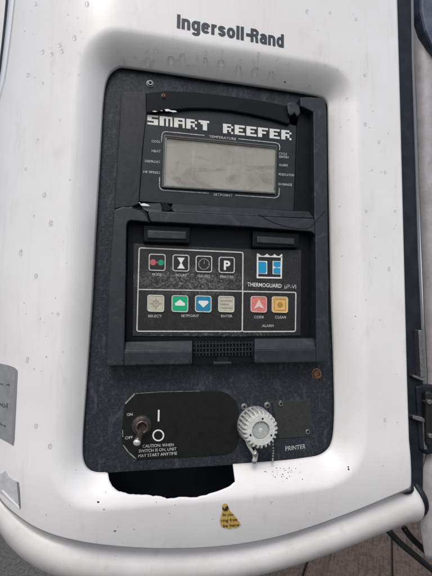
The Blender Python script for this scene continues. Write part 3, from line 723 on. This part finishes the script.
# ---- toggle switch
tb = at(141.6,425.5,.0015)
tg = sub(lathe_o('toggle_switch', [(.0098, 0), (.0098, .0012), (.0092, .0018), (.0088, .003), (.0068, .0036), (.0066, .0070), (.0056, .0078), (.0044, .0078), (.0042, .0048), (.0001, .0048)], tb, (0, -1, 0), lev_m, cp, 28, smooth=True))
a_ = at(141.8,427.5,.005); b_ = at(136.6,443.4,.021); ax = b_-a_; L = ax.length
child(lathe_o('lever', [(.0023, 0), (.0026, L*.3), (.0031, L*.75), (.0034, L*.93)], a_, ax, lev_m, None, 16, smooth=True), tg)
child(lathe_o('lever_tip', [(.0034, L*.92), (.0035, L*.96), (.0030, L*1.02), (.0016, L*1.06), (.0003, L*1.07)], a_, ax, tip_m, None, 16, smooth=True), tg)
# ---- printer socket with ribbed cap
prism('printer_plate', [[(272,401.5),(310.6,399.2),(312,436.4),(279,438.6)]], 0, .0010, mat('printer_plate', (.017,.018,.019), .6, col2=(.03,.03,.03), vscale=300), cp, .0005)
text('lettering', 'PRINTER', (285.4,450.8), (305.6,448.4), 4.6, .0004, print_m, cp, .008)
cb = at(262.8,431.5,.026); cb.y = 0; cax = Vector((-.06, -1, .03)).normalized()
rad = lambda a: 1 + .045*(1 if math.sin(26*a) > .1 else -.6)
cap = sub(lathe_o('socket_cap', [(.0160, .001), (.0167, .003), (.0170, .014), (.0168, .022), (.0156, .0245), (.0138, .0255), (.0088, .0255), (.0084, .0225), (.0001, .0238)], cb, cax, cap_m, cp, 156, rad=None))
me = cap.data
for v in me.vertices:                                  # grip ribs
    d = v.co-cb; h = d.dot(cax); r_ = d-cax*h
    if r_.length > .0150 and h > .0025:
        e1 = cax.orthogonal().normalized(); e2 = cax.cross(e1); a = math.atan2(r_.dot(e2), r_.dot(e1))
        v.co = cb+cax*h+r_*(1+(.06 if math.sin(24*a) > .15 else -.10))
child(lathe_o('cap_disc', [(.0082, .0222), (.0082, .0230), (.0076, .0235), (.0001, .0235)], cb, cax, cap2_m, None, 32), cap)
e1 = cax.cross(Vector((0, 0, 1))).normalized(); e2 = cax.cross(e1)
for a in (20, 155, 262):
    a = math.radians(a); child(lathe_o('cap_hole', [(.0010, .0252), (.0010, .0258), (.0001, .0258)], cb+(e1*math.cos(a)+e2*math.sin(a))*.0112, cax, inner_m, None, 10), cap)
v, f = lathe([(.0188, 0), (.0188, .0015), (.0172, .002), (.0172, .004)], cb, (0, -1, 0), 32)
link('socket_flange', fixn(mesh(v, f)), zinc_m, cp)
# ball chain hanging from the cap and its torn strap
ch_pts = spline([at(272.5,442,.012), at(273.2,449,.012), at(273,455,.0115), at(272.6,461,.012)], 7)
chn = []
for p in ch_pts: chn.append(lathe([(.0003, -.0013), (.0010, -.0008), (.0013, 0), (.0010, .0008), (.0003, .0013)], p, (0, 0, 1), 10))
merge('ball_chain', chn, steel_m, cp, 0)
v, f = tube(spline([at(247.5,436,.016), at(248.6,443,.017), at(252.4,449.5,.018), at(255.4,455,.0175), at(254.4,461.5,.016)], 14), .0026, 8, .45)
link('cap_strap', fixn(mesh(v, f, True)), cap_m, cp)
v, f = tube(spline([at(250.6,441,.019), at(252.4,446,.0195), at(254,450,.0195)], 8), .0011, 8)
link('strap_wire', fixn(mesh(v, f, True)), inner_m, cp)
c_ = at(255.8,454.6,.019); lathe_o('strap_rivet', [(.0024, -.001), (.0024, .0006), (.0015, .0012), (.0001, .0012)], c_, (0, -1, 0), steel_m, cp, 14)
lathe_o('strap_end', [(.0026, -.0012), (.0028, .0004), (.0019, .0014), (.0001, .0014)], at(254.2,461,.0155), (0, -1, 0), zinc_m, cp, 12)

# ================================================================== STICKERS
def decal(name, px, off, m, label=None, cat=None, parent=None, cuts=3):
    P = [surf(x, y, off) for x, y in px]; bm = bmesh.new()
    bm.faces.new([bm.verts.new(p) for p in P])
    bmesh.ops.triangulate(bm, faces=bm.faces)
    for _ in range(cuts): bmesh.ops.subdivide_edges(bm, edges=bm.edges, cuts=1, use_grid_fill=True)
    for v in bm.verts: v.co.y = -(W(v.co.x, v.co.z)+off)
    bmesh.ops.recalc_face_normals(bm, faces=bm.faces); me = bpy.data.meshes.new('m'); bm.to_mesh(me); bm.free()
    o = link(name, me, m, parent)
    if me.polygons[0].normal.y > 0: me.flip_normals()
    s_ = o.modifiers.new('solid', 'SOLIDIFY'); s_.thickness = .0003; s_.offset = -1
    return tag(o, label, cat) if label else o
def stext(s_, a, b, h, off, m, parent):
    me = text_me(s_, .01); xs = [v.co.x for v in me.vertices]; x0, x1 = min(xs), max(xs)
    A = surf(a[0], a[1]); B = surf(b[0], b[1]); hw = surf(a[0], a[1]-h).z-A.z
    for v in me.vertices:
        q = A+(B-A)*((v.co.x-x0)/(x1-x0)); q.z += v.co.y/.729*hw; q.y = -(W(q.x, q.z)+off); v.co = q
    return link('lettering', me, m, parent)
e = thing('silver_sticker', surf(5, 440), 'silver-grey sticker with worn print at the left edge of the white cover', 'sticker')
decal('film', [(-12,361),(0,363.5),(8,365.2),(14,367.4),(17,370),(17.3,374),(15.6,410),(14.2,440),(13,445.6),(9,443),(-12,430)], .0006, stick_m, parent=e)
decal('film_edge', [(14.9,371),(17.2,371),(15.5,410),(13.2,445),(11.4,444)], .0009, mat('sticker_edge', (.22,.22,.23), .5), parent=e)
greyink = mat('grey_ink', (.09,.09,.10), .5)
stext('Cool', (-9,402.5), (7.6,408), 5.2, .0010, greyink, e); stext('service', (-9,420), (6.2,427), 2.6, .0010, greyink, e); stext('unit 4', (-8,383), (10,386), 2.4, .0010, greyink, e)
e = thing('torn_sticker', surf(8, 505), 'torn clear film sticker low on the left, just above the lip crease', 'sticker')
decal('film', [(-8,478),(0,474),(2.5,473),(5.5,470.6),(8,476),(13,479.5),(17.5,482),(18.4,490),(19.6,508),(12,503),(4,496),(-8,486)], .0006, stick2_m, parent=e)
decal('film_edge', [(16.8,481.8),(18,482),(19.2,490),(20.2,508),(19,507.6)], .0010, mat('film_edge', (.20,.20,.21), .4), parent=e, cuts=1)
decal('film_fold', [(1,490.5),(2.4,490),(19.4,507),(19,508.8)], .0011, mat('film_fold', (.85,.85,.85), .25), parent=e, cuts=1)
e = thing('yellow_sticker', surf(230, 529), 'small torn yellow sticker with black words below the control panel', 'sticker')
decal('film', [(222,506),(224,503.6),(227,504),(228.4,506.6),(230,511),(233.6,514.6),(237,519),(239.5,522.6),(241,525.2),(238.6,526.6),(236,528.2),(233,527.8),(229.6,529.2),(227,528.2),(223.6,527.4),(221,526),(220,520),(221,516),(222.4,511.6)], .0006, yell_m, parent=e)
stext('let you', (222.2,515.6), (233,515.2), 3.0, .0011, ink_m, e); stext('ring free', (220.8,521.6), (237,520.2), 3.1, .0011, ink_m, e); stext('be here', (222.8,527), (238.6,525.4), 3.0, .0011, ink_m, e)
decal('mark', [(222.6,507.4),(223.4,507.2),(224.2,509.6),(226.4,510),(227.6,508),(226.8,506),(227.6,505.8),(228.6,508.4),(227.2,511),(224,511),(222.4,509)], .0012, ink_m, parent=e, cuts=1)

# ================================================================== RAIN AND GRIT
def normal(p):
    e_ = .0006; gx = (W(p.x+e_, p.z)-W(p.x-e_, p.z))/(2*e_); gz = (W(p.x, p.z+e_)-W(p.x, p.z-e_))/(2*e_)
    return Vector((-gx, -1, -gz)).normalized()
def drop_mesh(seed):
    rnd = random.Random(seed); bm = bmesh.new(); bmesh.ops.create_icosphere(bm, subdivisions=3, radius=1)
    ph = rnd.uniform(0, 6)
    for v in bm.verts:
        a = math.atan2(v.co.y, v.co.x); k = 1+.10*math.sin(2*a+ph)+.06*math.sin(3*a+ph*2)
        v.co.x *= k; v.co.y *= k*(1.12 if v.co.y < 0 else 1.0)
        v.co.z = v.co.z*.8 if v.co.z > 0 else v.co.z*.08
    me = bpy.data.meshes.new('drop'); bm.to_mesh(me); bm.free(); me.polygons.foreach_set('use_smooth', [True]*len(me.polygons)); me.materials.append(water_m); return me
DM = [drop_mesh(i) for i in range(6)]
def drop(px, py, r, label, group, el=1.0):
    p = surf(px, py); nz = normal(p); up = (Vector((0, 0, 1))-nz*nz.z).normalized(); xx = up.cross(nz).normalized()
    o = bpy.data.objects.new('raindrop', random.choice(DM)); COL.objects.link(o); r *= .00092; el = 1+(el-1)*.5
    m4 = Matrix((xx, up, nz)).transposed().to_4x4() @ Matrix.Diagonal((r, r*el, r, 1)); m4.translation = p + nz*r*.05; o.matrix_world = m4
    tag(o, label, 'raindrop', group)
L1 = 'round raindrop hanging from the shaded rim above the display'
for (x, y, r, el) in ((123,59,2.0,1),(147.5,60,2.6,1),(150,66,1.4,1),(171,59.5,3.8,1),(182,57,3.3,1.1),(205.5,60,2.6,1),(221,62.5,3.6,.9),(238.5,69.5,3.8,1.1),(255,71,3.6,1.1),(271,74.6,3.4,1.1),(289,64,1.4,1),(309,87,2.0,1),(291,86,1.0,1),(194,66,1.6,1)):
    drop(x, y, r, L1, 'raindrops on the shaded rim', el)
L2 = 'small raindrop on the left of the white cover'
for (x, y, r, el) in ((74.6,37.5,2.0,1.6),(60,45,1.8,1.3),(62,51,2.0,1),(52,54,1.6,1),(43,52,1.8,1.2),(28,75,1.8,1.4),(43,83,1.2,1),(87,4,2.0,1.8),(36,4,1.6,1.8),(44.6,195,1.8,1.8),(51,223,2.0,2.0),(21,253,2.0,2),(36,276,1.8,1.6),(34,216,1.1,1),(26,169,1.3,1.2),
                  (58,314,1.2,1.4),(27.5,360,1.8,2.0),(36,426,1.6,2.2),(50,446,1.7,2.2),(60,120,1.0,1),(38,140,1.0,1),(70,180,1.0,1),(34,369,1.0,1),(63,352,.9,1)):
    b_ = 'in the upper left cluster of the white cover' if y < 100 else 'left of the display and keypad' if y < 330 else 'at lower left near the silver sticker'
    drop(x, y, r, 'small raindrop '+b_, 'raindrops '+b_, el)
L3 = 'small raindrop on the right of the white cover'
for (x, y, r, el) in ((307,11.5,1.9,1.2),(330,13,1.5,.7),(356,19,1.7,1.2),(365,75,1.8,1.2),(347,99,1.6,1.2),(365,124,1.8,1.2),(379,142,1.5,1.4),(385,172,1.6,1),(366,211,1.6,1.1),(395,211,1.5,1),(389,269,1.6,2.0),(385,420,1.5,1.8),(372,170,1.0,1),(352,150,.9,1),(360,40,.9,1),(318,30,.9,1),(380,320,.9,1),(366,300,.9,1)):
    b_ = 'at the upper right of the lettering' if y < 50 else 'on the white cover right of the display' if y < 220 else 'low on the white cover right of the keypad'
    drop(x, y, r, 'small raindrop '+b_, 'raindrops '+b_, el)
_r = random.Random(21)
for _ in range(26): drop(_r.uniform(112, 300), _r.uniform(50, 66)+0, _r.uniform(.5, 1.3), 'tiny raindrop between the larger ones on the shaded rim', 'tiny raindrops on the shaded rim', _r.uniform(.9, 1.4))
for _ in range(22): drop(_r.uniform(300, 396), _r.uniform(4, 215), _r.uniform(.4, .9), 'tiny raindrop on the upper right of the white cover', 'tiny raindrops on the upper right', _r.uniform(.9, 1.5))
for _ in range(22): drop(_r.uniform(22, 84), _r.uniform(2, 120) if _r.random() < .6 else _r.uniform(60, 320), _r.uniform(.4, .9), 'tiny raindrop on the left half of the white cover', 'tiny raindrops on the left half', _r.uniform(.9, 1.5))
# grit scattered on the lower rim
v, f = [], []
def speck(px, py, r):
    p = surf(px, py); nz = normal(p); up = (Vector((0, 0, 1))-nz*nz.z).normalized(); xx = up.cross(nz); b = len(v); k = random.randint(5, 7)
    v.append(p+nz*.0006)
    for i in range(k):
        a = 2*math.pi*i/k; q = r*.001*random.uniform(.6, 1.3); v.append(p+nz*.0001+xx*math.cos(a)*q*1.3+up*math.sin(a)*q)
    for i in range(k): f.append([b, b+1+i, b+1+(i+1) % k])
for _ in range(34): speck(random.gauss(283, 9), random.gauss(473, 5), random.uniform(.2, .55))
for _ in range(14): speck(random.uniform(100, 330), random.uniform(492, 530), random.uniform(.25, .55))
for _ in range(18): speck(random.uniform(340, 400), random.uniform(100, 480), random.uniform(.2, .45))
for _ in range(10): speck(random.uniform(30, 80), random.uniform(250, 520), random.uniform(.2, .45))
for (x, y) in ((348,467),(348.6,469.2),(98,502),(115,531),(285,82)): speck(x, y, .9)
tag(link('grit', mesh(v, f), dirt_m), 'dark specks of grit scattered on the white cover', 'grit', kind='stuff')
